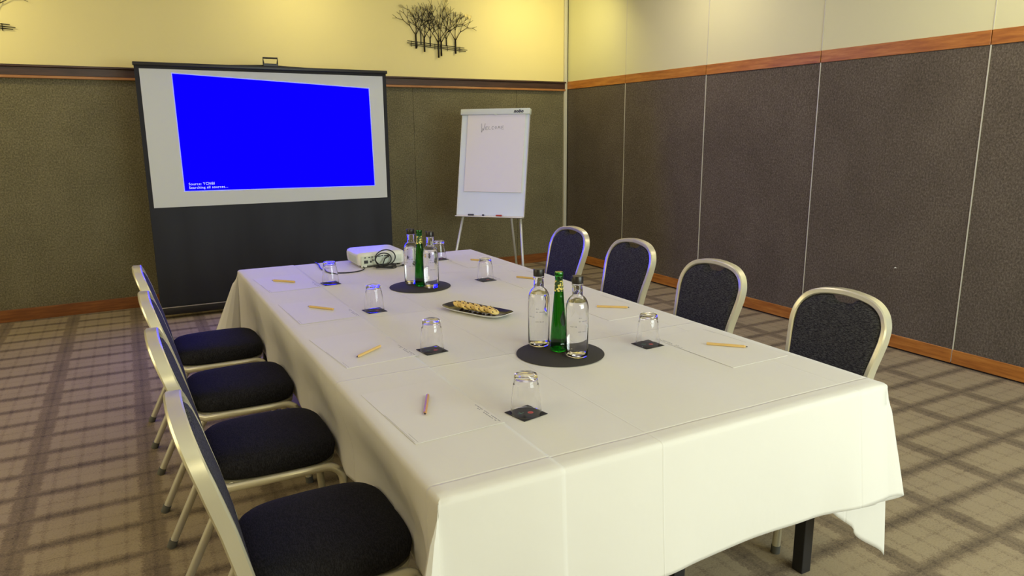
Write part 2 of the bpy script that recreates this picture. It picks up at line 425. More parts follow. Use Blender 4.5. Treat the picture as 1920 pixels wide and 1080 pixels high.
pic = sc_quad('blue_image', cn, -.0036, .0008, M['blue'], surf)
for k, s in enumerate(('Source: YCNBI', 'Searching all sources...')):
    me = text_mesh(s, .030, .0002)
    o = obj('projected_text', me, M['blue_text'], surf); o.rotation_euler = (PI/2, 0, 0); o.location = (-.735, -.0042, 1.135-.031*k)
sc_quad('black_drop', [(-W2-.033, .09), (W2+.033, .09), (W2+.033, .95), (-W2-.033, .95)], -.003, .003, M['drop'], t)
obj('top_bar', B((-1.062, -.022, 2.106), (1.062, .022, 2.134), .005), M['black'], t, .6)
h_ = obj('carry_handle', B((-.05, -.016, 2.134), (.075, .016, 2.158), .003), M['black'], t)
bm = bmesh.new(); tube(bm, [(-.045, 0, 2.155), (-.048, 0, 2.205), (.073, 0, 2.205), (.070, 0, 2.155)], .0075, 8); obj('grip', bm, M['black'], h_)
bm = bmesh.new(); tube(bm, [(-.5, .028, 2.125), (0, .028, 2.145), (.5, .028, 2.125)], .006, 8)
tube(bm, [(-1.0, .028, 2.112), (-.5, .028, 2.125)], .006, 8); tube(bm, [(.5, .028, 2.125), (1.0, .028, 2.112)], .006, 8); obj('bow_spring', bm, M['black'], t)
obj('base_case', B((-1.062, -.05, .035), (1.062, .05, .10), .008), M['black'], t, .6)
obj('case_slot_edge', B((-1.055, -.052, .098), (1.055, -.045, .104)), M['alu_dull'], t)
for x in (-.46, .62): obj('foot', B((x-.03, -.20, 0), (x+.03, .20, .03), .006), M['black'], t)
bm = bmesh.new()
for s in (-1, 1): tube(bm, [(s*.25, .035, .10), (s*.75, .035, 1.1)], .01, 8); tube(bm, [(s*.75, .035, 1.1), (s*.08, .035, 2.10)], .008, 8)
obj('scissor_arm', bm, M['black_metal'], t)

# ------------------------------------------------------------------ flipchart
t = thing('flipchart_easel', 'white flipchart easel with a handwritten welcome on its paper, in the far corner', 'flipchart', (3.112, 6.305, 0), -.824)
fr = bpy.data.objects.new('board', None)
tl = -.206
def tilt(o): o.location = (0, 0, .752); o.rotation_euler = (tl, 0, 0); return o
bd = tilt(obj('board', B((-.35, 0, 0), (.35, .018, 1.0), .004), M['board'], t))
obj('board_edge', B((-.352, -.004, -.012), (.352, .022, .004), .003), M['alu_dull'], bd)
for s in (-1, 1): obj('board_edge', B((s*.351-.004, -.004, 0), (s*.351+.004, .022, 1.0), .002), M['flip_leg'], bd)
tilt(obj('clamp_bar', B((-.362, -.03, .992), (.362, .03, 1.05), .008), M['flip_bar'], t, .6))
pad = obj('paper_pad', B((-.285, -.012, .235), (.315, -.001, .992), .001), M['flip_paper'], bd)
cl_ = [c for c in t.children if c.name.startswith('clamp_bar')][0]
me = text_mesh('nobo', .042, .0006, .25, .0022)
o = obj('brand_mark', me, M['ink'], cl_); o.rotation_euler = (PI/2, 0, 0); o.location = (.20, -.0312, 1.006)
bm = bmesh.new(); tube(bm, [(0, -.03, .992), (.012, -.032, .986), (.024, -.03, .992)], .004, 6); obj('clip', bm, M['flip_bar'], cl_)
# handwritten WELCOME strokes
L_ = {'W': [[(0, 1), (.12, -.4), (.42, .25), (.62, -.1), (.95, 1)]], 'E': [[(.6, .9), (0, .8), (.05, 0), (.65, .05)], [(0, .45), (.5, .5)]], 'L': [[(.1, .9), (0, .1), (.6, .1)]],
      'C': [[(.6, .85), (.15, .8), (.0, .4), (.2, .05), (.65, .15)]], 'O': [[(.3, .85), (.02, .5), (.25, .1), (.6, .4), (.35, .85)]], 'M': [[(0, .1), (.15, .9), (.35, .4), (.6, .9), (.75, .1)]]}
bm = bmesh.new(); cx = -.135; zz = .845
for k, ch in enumerate('WELCOME'):
    hgt = .062 if k == 0 else .036; wd = .04 if k == 0 else .034
    for st in L_[ch]:
        tube(bm, [(cx+px*wd, -.0128, zz+pz*hgt+k*.0008) for px, pz in st], .0013, 5)
    cx += wd*(1.05 if ch in 'WM' else .85)+.003
obj('handwriting', bm, M['ink'], pad)
tr_ = obj('pen_tray', B((-.35, -.05, -.016), (.35, 0, -.006), .002), M['flip_leg'], bd)
mk = [(-.195, .045, 'marker_black', 'short black marker on the flipchart tray, at its left'), (-.06, .012, 'marker_black', 'tiny black stub in the middle of the flipchart tray'), (.10, .045, 'marker_red', 'red marker lying on the flipchart tray')]
Mt = Matrix.Translation((3.112, 6.305, 0)) @ Matrix.Rotation(-.824, 4, 'Z') @ Matrix.Translation((0, 0, .752)) @ Matrix.Rotation(tl, 4, 'X')
for x, l, mm, lab in mk:
    bm = bmesh.new(); tube(bm, [(-l/2, 0, 0), (l/2, 0, 0)], .009, 12)
    o = obj('marker_pen', bm, M[mm], None, .6); tag(o, lab, 'pen', 'pens on the flipchart tray')
    p = Mt @ Vector((x, -.03, .0035)); o.location = p; o.rotation_euler = (0, 0, -.824)
    bm = bmesh.new(); tube(bm, [(l/2, 0, 0), (l/2+l*.3, 0, 0)], .0095, 12); obj('pen_cap', bm, M[mm], o, .6)
def fleg(a, b_, m_=M['flip_leg']):
    bm = bmesh.new(); tube(bm, [a, b_], .0125, 12); o = obj('leg', bm, m_, t, True)
    bm = bmesh.new(); d = (Vector(b_)-Vector(a)).normalized(); tube(bm, [Vector(b_)-d*.03, Vector(b_)], .016, 12); obj('rubber_foot', bm, M['rubber'], o)
fleg((-.29, .05, .80), (-.40, -.13, .012)); fleg((.30, .05, .80), (.40, -.13, .012)); fleg((.05, .22, 1.62), (.08, .62, .012))
bm = bmesh.new(); tube(bm, [(-.29, .04, .80), (-.20, .19, 1.55)], .011, 8); tube(bm, [(.30, .04, .80), (.21, .19, 1.55)], .011, 8); obj('rear_frame', bm, M['flip_leg'], t)

# ------------------------------------------------------------------ tables and cloth
TX0, TX1, TY0, TY1, TZ = .548, 2.078, 1.376, 4.528, .744
def table(x0, x1, label, name='folding_table'):
    t = thing(name, label, 'table', ((x0+x1)/2, (TY0+TY1)/2, 0), 0, 'trestle tables under the white cloth')
    hx = (x1-x0)/2; hy = (TY1-TY0)/2
    obj('tabletop', B((-hx, -hy, TZ-.028), (hx, hy, TZ), .003), M['black'], t)
    obj('apron', B((-hx+.06, -hy+.14, TZ-.07), (hx-.06, hy-.14, TZ-.028)), M['black_metal'], t)
    for sx_ in (-1, 1):
        for yy in (-hy+.172, hy-.172):
            lx = sx_*(hx-.085)
            obj('leg', B((lx-.0225, yy-.0225, 0), (lx+.0225, yy+.0225, TZ-.028), .003), M['black_metal'], t)
table(1.314, TX1, 'black legged trestle table under the cloth along the right row of chairs')
table(TX0, 1.312, 'black legged trestle table under the cloth along the left row of chairs')

def cloth():
    bm = bmesh.new(); ov = {'l': .37, 'r': .50, 'n': .385, 'f': .37}; st = .011
    x0, x1, y0, y1 = TX0-.006, TX1+.006, TY0-.006, TY1+.006; zt = TZ+.0055
    NO = 34
    def axis(a, b_, oa, ob):
        nm = int((b_-a)/.028)
        return [a-oa+i*oa/NO for i in range(NO)]+[a+(b_-a)*i/nm for i in range(nm)]+[b_+ob*i/NO for i in range(NO+1)]
    def prof(d, r=.009):   # rounded edge: (out, down)
        a = r*PI/2
        if d < a: return r*math.sin(d/r), r*(1-math.cos(d/r))
        return r, r+d-a
    def wav(s, d, seed, amp):
        f = min(1, d/.38)
        n = noise.noise(Vector((s*2.3, d*.8, seed)))*1.0+noise.noise(Vector((s*6.5+d*1.6, d*1.2, seed+9)))*.4
        return f*amp*(n+.25)
    def fold(s, d):   # pressed and hanging fold ridges on the long sides
        return sum(a*math.exp(-((s-c+k*d)/w_)**2) for c, k, a, w_ in ((1.60, -.25, .007, .012), (1.98, .35, .006, .014), (2.42, -.4, .007, .012), (2.95, .3, .006, .012), (3.42, -.35, .007, .014), (3.85, .5, .006, .012), (4.30, -.3, .008, .014)))*min(1, d/.09)
    # corner direction keys (angle fraction 0..1 from the near/far face to the side face) -> (along u outward, along v outward)
    def keyed(keys, f):
        for (a, pa), (b_, pb) in zip(keys, keys[1:]):
            if f <= b_:
                t_ = (f-a)/(b_-a); t_ = t_*t_*(3-2*t_); return (pa[0]+(pb[0]-pa[0])*t_, pa[1]+(pb[1]-pa[1])*t_)
        return keys[-1][1]
    def push(v_): return max(.02, max(a*math.exp(-((v_-c)/.55)**2) for c, a in ((1.885, .074), (2.62, .058), (3.315, .046), (4.04, .034))))
    cone = []
    for i in range(13):
        f = i/12; th = 2*PI*f; A = .42*(1-math.cos(th))/2; Bq = .15*math.sin(th)
        cone.append((f, (A*.707+Bq*.707, A*.707-Bq*.707)))
    kNR = [(0, (0, .09)), (.08, (.10, .11)), (.15, (.155, .12)), (.24, (-.06, .03)), (.35, (-.46, -.05)), (.46, (-.20, -.02)), (.585, (.06, .02)), (.75, (.07, -.05)), (.88, (.04, -.03)), (1, (0, 0))]
    kNL = [(0, (0, 0)), (.15, (.13, .02)), (.3, (.25, .07)), (.45, (.27, .16)), (.6, (.20, .22)), (.8, (.04, .14)), (1, (0, 0))]
    keysets = {('r', 'n'): kNR, ('l', 'n'): kNL, ('l', 'f'): cone, ('r', 'f'): cone}
    us = axis(x0, x1, ov['l'], ov['r']); vs = axis(y0, y1, ov['n'], ov['f'])
    seam = .862
    us = sorted(us+[seam-.0008, seam+.0014, seam+.006]); G = []
    for u in us:
        row = []
        for v_ in vs:
            du = (x0-u) if u < x0 else (u-x1 if u > x1 else 0); dv = (y0-v_) if v_ < y0 else (v_-y1 if v_ > y1 else 0)
            sU = -1 if u < x0 else 1; sV = -1 if v_ < y0 else 1
            step = .003 if u < seam else 0
            if du == 0 and dv == 0:
                z = zt+step+.0012*noise.noise(Vector((u*4, v_*4, 0)))+.0005*noise.noise(Vector((u*14, v_*9, 5)))
                row.append(bm.verts.new((u, v_, z))); continue
            if du and not dv:
                o_, dn = prof(du); e = min(1, min(v_-y0, y1-v_)/.15)
                wv = wav(v_, du, 2+sU, .034 if sU < 0 else .02)*e
                ee = max(0, min(1, min(v_-y0, y1-v_)/.22)); ee = ee*ee*(3-2*ee)
                q_ = max(0, min(1, (du-.03)/.24)); q_ = q_*q_*(3-2*q_)
                o_ += fold(v_, du)*ee+wv*(.45 if sU < 0 else .3)+(.03*du)*(1-ee) - (push(v_) if sU < 0 else .09)*ee*q_
                row.append(bm.verts.new(((x0 if sU < 0 else x1)+sU*o_, v_+.006*math.sin(v_*9)*du, zt-dn+step))); continue
            if dv and not du:
                o_, dn = prof(dv); e = min(1, min(u-x0, x1-u)/.15)
                o_ += wav(u, dv, 7+sV, .016)*e+step*max(0, min(1, (u-x0)/.1))+.03*dv
                if sV < 0: k_ = max(0, min(1, 1-(x1-u)/.32)); o_ += .09*dv*k_*k_*(3-2*k_)
                row.append(bm.verts.new((u, (y0 if sV < 0 else y1)+sV*o_, zt-dn+step))); continue
            row.append(None)
        G.append(row)
    for i in range(len(us)-1):
        for j in range(len(vs)-1):
            qd = (G[i][j], G[i+1][j], G[i+1][j+1], G[i][j+1])
            if all(qd): bm.faces.new(qd)
    # corner flaps: fans of rays from each table corner down to the hem
    for sU in (-1, 1):
        for sV in (-1, 1):
            ou_, ov_ = ov['l' if sU < 0 else 'r'], ov['n' if sV < 0 else 'f']; ks = keysets[('l' if sU < 0 else 'r', 'n' if sV < 0 else 'f')]
            step = .003 if sU < 0 else 0; NF = 64; fan = []
            for k in range(NF+1):
                f = k/NF; an = f*PI/2
                R_ = min(ou_/max(1e-6, math.sin(an)), ov_/max(1e-6, math.cos(an))); ray = []
                for j in range(NO+1):
                    rho = R_*j/NO; hu, hv = keyed(ks, f); g = min(1, rho/.10); hu *= g; hv *= g
                    dz = math.sqrt(max(.1, 1-hu*hu-hv*hv)); _, dn = prof(rho)
                    if f == 0: dz = 1
                    oo = .009*min(1, rho/.014)
                    px_ = sU*(hu*rho+.03*f*rho+oo*min(1, f*6)); py_ = sV*(hv*rho+.03*(1-f)*rho+oo*min(1, (1-f)*6))
                    ray.append(bm.verts.new(((x0 if sU < 0 else x1)+px_, (y0 if sV < 0 else y1)+py_, zt-dn*dz+step)))
                fan.append(ray)
            for p_, q_ in zip(fan, fan[1:]):
                for j in range(NO):
                    if j == 0: bm.faces.new((p_[0], p_[1], q_[1]))
                    else: bm.faces.new((p_[j], p_[j+1], q_[j+1], q_[j]))
    bmesh.ops.remove_doubles(bm, verts=bm.verts[:], dist=.0018)
    bmesh.ops.recalc_face_normals(bm, faces=bm.faces[:])
    # hem: a doubled, slightly raised band along the border is made by a material-free rim
    o = obj('tablecloth', bm, M['cloth'], None, True)
    md = o.modifiers.new('thick', 'SOLIDIFY'); md.thickness = .0012; md.offset = -1
    tag(o, 'long white tablecloth with pressed fold lines draped over the meeting table', 'tablecloth')
    return o
cloth()
TT = TZ+.0075  # height of things standing on the cloth
def tz(x): return TT+(.003 if x < .86 else 0)   # the left strip of cloth lies one fold higher

# ------------------------------------------------------------------ chairs
def gx(z):     # recline of the back, chair faces +x
    pts = [(.36, -.205), (.50, -.235), (.62, -.262), (.76, -.300), (.92, -.352), (1.0, -.38)]
    for (a, xa_), (b_, xb_) in zip(pts, pts[1:]):
        if z <= b_: return xa_+(xb_-xa_)*(z-a)/(b_-a)
    return pts[-1][1]
HALF = [(.182, .40), (.184, .50), (.194, .61), (.209, .705), (.214, .75), (.208, .800), (.178, .848), (.116, .880), (.0, .893)]
def back_path():
    pts = [Vector((0, y, z)) for y, z in HALF]+[Vector((0, -y, z)) for y, z in HALF[-2::-1]]
    return catmull(pts, 5)
def make_chair(label, group):
    t = thing('banquet_chair', label, 'chair', (0, 0, 0), 0, group)
    path = back_path()
    # frame
    bm = bmesh.new(); rings = []; hw, hd, ch = .0125, .0215, .005
    prof = [(-hw, -hd+ch), (-hw, hd-ch), (-hw+ch, hd), (hw-ch, hd), (hw, hd-ch), (hw, -hd+ch), (hw-ch, -hd), (-hw+ch, -hd)]
    inner = []
    for i, p in enumerate(path):
        tg = (path[min(i+1, len(path)-1)]-path[max(i-1, 0)]).normalized(); nr = Vector((0, -tg.z, tg.y))  # in plane
        if nr.dot(Vector((0, 0, .66))-p) > 0: nr = -nr
        c = Vector((gx(p.z), p.y, p.z)); inner.append((p-nr*.0135))
        rings.append([bm.verts.new(c+nr*a+Vector((b_, 0, 0))) for a, b_ in prof])
    for a, b_ in zip(rings, rings[1:]):
        for k in range(8): bm.faces.new((a[k], a[(k+1) % 8], b_[(k+1) % 8], b_[k]))
    bm.faces.new(rings[0]); bm.faces.new(rings[-1][::-1]); bmesh.ops.recalc_face_normals(bm, faces=bm.faces[:])
    obj('back_frame', bm, M['alu'], t, math.radians(28))
    # padded back
    def zr(y):
        zs = []
        for a, b_ in zip(inner, inner[1:]):
            if (a.y-y)*(b_.y-y) <= 0 and abs(a.y-b_.y) > 1e-7: zs.append(a.z+(b_.z-a.z)*(y-a.y)/(b_.y-a.y))
        return zs
    ym = max(p.y for p in inner)-.0008; NY = 44; NZ = 26; zb0 = .475
    bm = bmesh.new(); F = []; K = []
    for i in range(NY+1):
        s = -math.cos(PI*i/NY); y = ym*s; zs = zr(y); top = max(zs) if zs else .78
        lo = [z for z in zs if z < .775]; bot = max(zb0, min(lo)) if lo else zb0
        n_ = abs(y)/.058
        if n_ < 1: top -= .030*math.sqrt(1-n_**2.5)
        rf = []; rk = []
        for j in range(NZ+1):
            v_ = j/NZ; z = bot+(top-bot)*v_
            e = min(min(v_, 1-v_)*(top-bot), (1-abs(s))*ym*1.0); e = max(0, e)/.03
            bul = math.sqrt(max(0, 1-(1-min(1, e))**2))
            c = gx(z); rf.append(bm.verts.new((c+.006+.016*bul, y, z))); rk.append(bm.verts.new((c-.006-.010*bul, y, z)))
        F.append(rf); K.append(rk)
    for i in range(NY):
        for j in range(NZ):
            bm.faces.new((F[i][j], F[i+1][j], F[i+1][j+1], F[i][j+1])); bm.faces.new((K[i][j], K[i][j+1], K[i+1][j+1], K[i+1][j]))
    for i in range(NY):
        bm.faces.new((F[i][0], K[i][0], K[i+1][0], F[i+1][0])); bm.faces.new((F[i][NZ], F[i+1][NZ], K[i+1][NZ], K[i][NZ]))
    for j in range(NZ):
        bm.faces.new((F[0][j], F[0][j+1], K[0][j+1], K[0][j])); bm.faces.new((F[NY][j], K[NY][j], K[NY][j+1], F[NY][j+1]))
    bmesh.ops.recalc_face_normals(bm, faces=bm.faces[:])
    obj('backrest', bm, M['back'], t, math.radians(60))
    # seat
    bm = bmesh.new(); N = 56; L = []
    def outline(k, inset, z):
        a = 2*PI*k/N; c, s = math.cos(a), math.sin(a); ex = .46
        x = (abs(c)**ex)*(1 if c > 0 else -1)*(.218-inset); y = (abs(s)**ex)*(1 if s > 0 else -1)*(.228-inset)
        y *= 1-.06*(-x/.218 if x < 0 else 0)
        return (x-.002, y, z)
    for ins, z in ((.03, .405), (.008, .407), (.0, .418), (-.003, .440), (.002, .459), (.016, .471), (.05, .480), (.11, .485), (.17, .486)):
        L.append([bm.verts.new(outline(k, ins, z)) for k in range(N)])
    for a, b_ in zip(L, L[1:]):
        for k in range(N): bm.faces.new((a[k], a[(k+1) % N], b_[(k+1) % N], b_[k]))
    bm.faces.new(L[-1]); bm.faces.new(L[0][::-1]); obj('seat', bm, M['seat'], t, math.radians(50))
    # seat pan rim below the cushion
    bm = bmesh.new(); L = []
    for ins, z in ((.012, .385), (.004, .385), (.002, .404), (.02, .404)): L.append([bm.verts.new(outline(k, ins, z)) for k in range(N)])
    for a, b_ in zip(L, L[1:]):
        for k in range(N): bm.faces.new((a[k], a[(k+1) % N], b_[(k+1) % N], b_[k]))
    bm.faces.new(L[-1]); bm.faces.new(L[0][::-1]); obj('seat_frame', bm, M['alu'], t, math.radians(40))
    # side rails that bend down into the front legs, and the raked rear legs
    for s in (-1, 1):
        y = s*.224
        path_ = [Vector((gx(.40)+.0, s*.187, .400)), Vector((-.17, y, .392))]+[Vector((.150+.065*math.sin(a), y, .327+.065*math.cos(a))) for a in [PI/2*k/8 for k in range(9)]]+[Vector((.235, y, .02))]
        bm = bmesh.new(); tube(bm, path_, .0150, 14); o = obj('leg', bm, M['alu'], t, math.radians(50))
        bm = bmesh.new(); tube(bm, [(.2345, y, .03), (.2362, y, 0)], .0170, 12); obj('rubber_foot', bm, M['rubber'], o, math.radians(40))
        y = s*.195
        bm = bmesh.new(); tube(bm, [(-.15, y, .392), (-.165, y, .385), (-.20, y, .33), (-.352, y, .02)], .0145, 12); o = obj('leg', bm, M['alu_dull'], t, math.radians(50))
        bm = bmesh.new(); tube(bm, [(-.349, y, .028), (-.362, y, 0)], .0170, 12); obj('rubber_foot', bm, M['rubber'], o, math.radians(40))
    for xs in (-.12, .12):
        bm = bmesh.new(); tube(bm, [(xs, -.2, .375), (xs, .2, .375)], .009, 8); obj('stretcher', bm, M['alu_dull'], t)
    return t
gL = 'banquet chairs along the left side of the table'; gR = 'banquet chairs along the right side of the table'
c0 = make_chair('dark upholstered banquet chair nearest the camera, on the left side of the table', gL)
CL = [(.385, 1.885, 0, c0['label']), (.360, 2.62, 0, 'dark upholstered banquet chair second from the camera on the left of the table'),
      (.352, 3.315, 0, 'dark upholstered banquet chair third from the camera on the left of the table'), (.338, 4.04, 0, 'dark upholstered banquet chair farthest from the camera on the left, near the black screen base')]
CR = [(2.235, 1.895, PI, 'dark backed banquet chair nearest the camera on the right side of the table'), (2.285, 2.69, PI, 'dark backed banquet chair second from the camera on the right side of the table'),
      (2.385, 3.50, PI, 'dark backed banquet chair third from the camera on the right side of the table'), (2.385, 4.20, PI, 'blue tinted banquet chair farthest back on the right, nearest the room corner')]
for i, (x, y, a, lb) in enumerate(CL+CR):
    c = c0 if i == 0 else dup(c0, (x, y, 0), a, lb)
    c.location = (x, y, 0); c.rotation_euler = (0, 0, a); c['group'] = gL if i < 4 else gR

# ------------------------------------------------------------------ table things
def mat_disc(x, y, label):
    o = obj('round_placemat', lathe([(0, 0), (.160, 0), (.1625, .0012), (.1625, .002), (.160, .003), (0, .003)], 72), M['slate'], None, .6, (x, y, TT))
    tag(o, label, 'placemat', 'round black mats'); return o
mat_disc(1.344, 2.152, 'round black mat under the nearer bottles')
mat_disc(1.322, 3.53, 'round black mat under the farther bottles')

def clear_bottle(label):
    t = thing('water_bottle', label, 'bottle', (0, 0, 0), 0, 'clear water bottles with black caps')
    out = [(0, .001), (.032, 0), (.038, .003), (.0405, .010), (.0410, .02), (.0410, .178), (.0400, .191), (.0368, .204), (.0310, .215), (.0245, .222), (.0200, .2255), (.0190, .229), (.0188, .262), (.0203, .264), (.0203, .268), (.0175, .270)]
    inn = [(.0160, .270), (.0170, .231), (.0185, .226), (.0235, .2198), (.0298, .2127), (.0353, .2023), (.0384, .190), (.0394, .177), (.0394, .022), (.035, .012), (0, .016)]
    gl = obj('glass_body', lathe(out+inn, 40), M['glass'], t, math.radians(60))
    lv = .205
    wt = [(0, .0163), (.0347, .0123), (.0392, .0222), (.0392, .177), (.0382, .190), (.0351, .202), (.0338, lv), (0, lv)]
    obj('water', lathe(wt, 40), M['water'], t, math.radians(50))
    obj('cap', lathe([(0, .270), (.0203, .270), (.0207, .272), (.0207, .294), (.0193, .297), (0, .297)], 32), M['cap'], t, math.radians(40))
    bm = bmesh.new()
    # small etched lines of print on the glass
    for (a0, a1, z) in ((-2.25, -1.35, .138), (-2.25, -1.85, .150), (-3.0, -2.4, .118), (-2.3, -1.5, .100)):
        n = int((a1-a0)/.09)
        for k in range(n):
            if random.random() < .15: continue
            aa = a0+(a1-a0)*k/n; ab = aa+.06; hh = random.choice((.0022, .0016, .0028)); r = .0413
            vs = [bm.verts.new((r*math.cos(q_), r*math.sin(q_), z_)) for q_, z_ in ((aa, z), (ab, z), (ab, z+hh), (aa, z+hh))]; bm.faces.new(vs)
    bmesh.ops.solidify(bm, geom=bm.faces[:], thickness=.0002)
    obj('etched_print', bm, M['print'], t)
    return t
def green_bottle(label):
    t = thing('green_bottle', label, 'bottle', (0, 0, 0), 0, 'slim green bottles')
    out = [(0, .001), (.026, 0), (.0305, .003), (.0315, .010), (.0312, .05), (.0285, .09), (.0235, .145), (.0190, .20), (.0155, .25), (.0140, .272), (.0150, .274), (.0150, .284), (.0135, .286)]
    inn = [(.0112, .285), (.0118, .272), (.0134, .25), (.0168, .20), (.0213, .145), (.0263, .09), (.0288, .05), (.0290, .012), (.024, .008), (0, .010)]
    obj('glass_body', lathe(out+inn, 40), M['green_glass'], t, math.radians(60))
    obj('drink', lathe([(0, .0105), (.0238, .0085), (.0286, .0125), (.0284, .05), (.0259, .09), (.0209, .145), (.0165, .20), (.0142, .232), (0, .232)], 40), M['green_drink'], t, math.radians(50))
    obj('neck_label', lathe([(.01725, .228), (.01745, .228), (.01465, .268), (.01445, .268)], 32, closed=True), M['gold'], t, math.radians(60))
    obj('cap', lathe([(0, .283), (.0155, .283), (.0160, .286), (.0160, .296), (.0150, .299), (0, .299)], 32), M['green_glass'], t, math.radians(40))
    # emblem: a rounded dark badge with a slim top, on the shoulder
    bm = bmesh.new(); n = 24; vs = []
    for k in range(n):
        a = 2*PI*k/n; x = .55*math.sin(a)*(1 if math.cos(a) < 0 else 1-.55*math.cos(a)); z = .128+.030*math.cos(a)
        r = .0243-(z-.13)*.083+.0009; vs.append(bm.verts.new((r*math.cos(-1.35+x), r*math.sin(-1.35+x), z)))
    bm.faces.new(vs); bmesh.ops.triangulate(bm, faces=bm.faces[:]); obj('emblem', bm, M['emblem'], t)
    return t
cb = clear_bottle('clear capped water bottle at the front of the nearer bottle group')
zb = TT+.0032
cb.location = (1.375, 2.088, zb); cb.rotation_euler = (0, 0, .25)
for (x, y, a, lb) in ((1.325, 2.276, -.1, 'clear capped water bottle at the back of the nearer group, left of the green bottle'),
                      (1.362, 3.468, .2, 'clear water bottle at the front right of the farther bottle group'),
                      (1.312, 3.622, 0, 'clear water bottle at the back left of the farther bottle group')):
    dup(cb, (x, y, zb), a, lb)
gb = green_bottle('slim green glass bottle in the nearer bottle group'); gb.location = (1.353, 2.178, zb)
dup(gb, (1.328, 3.535, zb), .5, 'slim green glass bottle in the farther bottle group')

def tumbler(label):
    t = thing('upturned_tumbler', label, 'glass', (0, 0, 0), 0, 'upturned glass tumblers')
    # upside down: rim on the coaster, thick base on top, stacking ridge near the base
    prof = [(.0445, 0), (.0458, .0008), (.0450, .012), (.0405, .060), (.0372, .088), (.0365, .091), (.0350, .094), (.0345, .106), (.0342, .112), (.0325, .118), (.029, .120), (.022, .1185), (0, .118),
            (0, .108), (.027, .1075), (.0322, .104), (.0335, .098), (.0352, .088), (.0394, .058), (.0440, .012), (.0448, .0006)]
    prof = prof[:13]+prof[13:]
    obj('glass_body', lathe(prof, 48, closed=True), M['glass'], t, math.radians(35))
    bm = bmesh.new()
    return t
def coaster(label):
    t = tag(obj('paper_coaster', B((-.045, -.045, 0), (.045, .045, .0015), .0005, 1), M['coaster']), label, 'coaster', 'square black coasters')
    obj('red_dot', lathe([(0, .0015), (.0085, .0015), (.0085, .0018), (0, .0018)], 20), M['red'], t).location = (.012, -.006, 0)
    bm = bmesh.new()
    for k, (a, l) in enumerate(((.3, .012), (1.5, .014), (2.6, .011))): tube(bm, [(-.014, .004, .0016), (-.014+l*math.cos(a), .004+l*math.sin(a), .0016)], .0006, 4)
    obj('printed_mark', bm, M['green_print'], t)
    return t
gls = [(.952, 1.710, .20, 'nearest the camera, beside the first left-hand sheet'), (.945, 2.422, .12, 'second from the camera on the left, beside the slanted pencil'), (.945, 3.133, .10, 'third from the camera on the left'), (.925, 3.858, .08, 'blue tinted, farthest on the left, left of the projector'),
       (1.693, 2.080, .06, 'on the right, beside the nearer bottles'), (1.700, 3.508, .10, 'on the right, beyond the plate of biscuits'), (1.735, 4.262, .1, 'at the back, half hidden behind the farther bottles')]
for i, (x, y, a, d) in enumerate(gls):
    if i == 0:
        tm = tumbler('upturned clear tumbler '+d); co = coaster('black coaster under the tumbler '+d)
        tm.location = (x, y, TT+.0018); co.location = (x, y, TT); co.rotation_euler = (0, 0, a)
    else:
        dup(tm, (x, y, TT+.0018), 0, 'upturned clear tumbler '+d); dup(co, (x, y, TT), a, 'black coaster under the tumbler '+d)
# sheets
def sheet(label):
    t = tag(obj('paper_sheet', B((-.136, -.212, 0), (.136, .212, .0010), .0002, 1), M['paper']), label, 'paper', 'large white sheets')
    bm = bmesh.new()
    for xx, n, y0_, z_ in ((.128, 16, -.20, .0010), (.120, 12, -.19, .0010)):
        for k in range(n):
            if random.random() < .12: continue
            yy = y0_+k*.0095; l = random.choice((.005, .007, .0085)); box(bm, (xx-.0015, yy, z_), (xx+.0015, yy+l, z_+.0002))
    obj('small_print', bm, M['pale_print'], t)
    bm = bmesh.new(); box(bm, (-.126, -.205, .0010), (-.1252, -.14, .0012)); box(bm, (-.1335, -.2, .0010), (-.1328, .02, .0012)); obj('margin_line', bm, M['pale_print'], t)
    return t
sh = sheet('large white sheet nearest the camera on the left, under the reddish pencil')
sh.location = (.718, 1.88, tz(.7)-.0005); sh.rotation_euler = (0, 0, .05)
for (x, y, a, lb) in ((.722, 2.585, .08, 'large white sheet under the slanted pencil, second on the left'), (.718, 3.262, .03, 'large white sheet third from the camera on the left'), (.714, 3.985, .05, 'large white sheet under the farthest left pencil'),
                      (1.905, 1.93, PI+.02, 'large white sheet nearest the camera on the right side'), (1.905, 2.66, PI+.03, 'large white sheet second from the camera on the right side'), (1.905, 3.42, PI+.02, 'large white sheet third from the camera on the right side'), (1.905, 4.10, PI, 'large white sheet farthest from the camera on the right side')):
    dup(sh, (x, y, tz(x)-.0005), a, lb)
# pencils (tip, end)
def pencil(m_, label, l):
    t = thing('pencil', label, 'pencil', (0, 0, 0), 0, 'short wooden pencils')
    bm = bmesh.new(); tube(bm, [(.014, 0, 0), (l, 0, 0)], .0054, 6); obj('shaft', bm, m_, t)
    bm = bmesh.new(); tube(bm, [(.014, 0, 0), (.005, 0, 0)], .0054, 10, True, .35); obj('sharpened_cone', bm, m_, t)
    bm = bmesh.new(); tube(bm, [(.0065, 0, 0), (0, 0, 0)], .0028, 8, True, .25); obj('graphite_tip', bm, M['tip'], t)
    return t
pens = [((1.989, 1.858), (1.886, 1.966), 'light wood pencil nearest the camera on the right side of the table'), ((.665, 2.458), (.778, 2.545), 'light wood pencil slanting on the second left sheet'),
        ((.688, 3.347), (.784, 3.219), 'light wood pencil third from the camera on the left side'), ((.652, 4.075), (.757, 3.962), 'light wood pencil farthest from the camera on the left side'),
        ((1.985, 2.578), (1.869, 2.67), 'light wood pencil second from the camera on the right side'), ((1.965, 3.352), (1.875, 3.48), 'light wood pencil third on the right, tip behind the nearer bottle cap'), ((1.985, 4.002), (1.89, 4.127), 'light wood pencil farthest back on the right side')]
def pz(x): return tz(x)+.0055
p0 = None
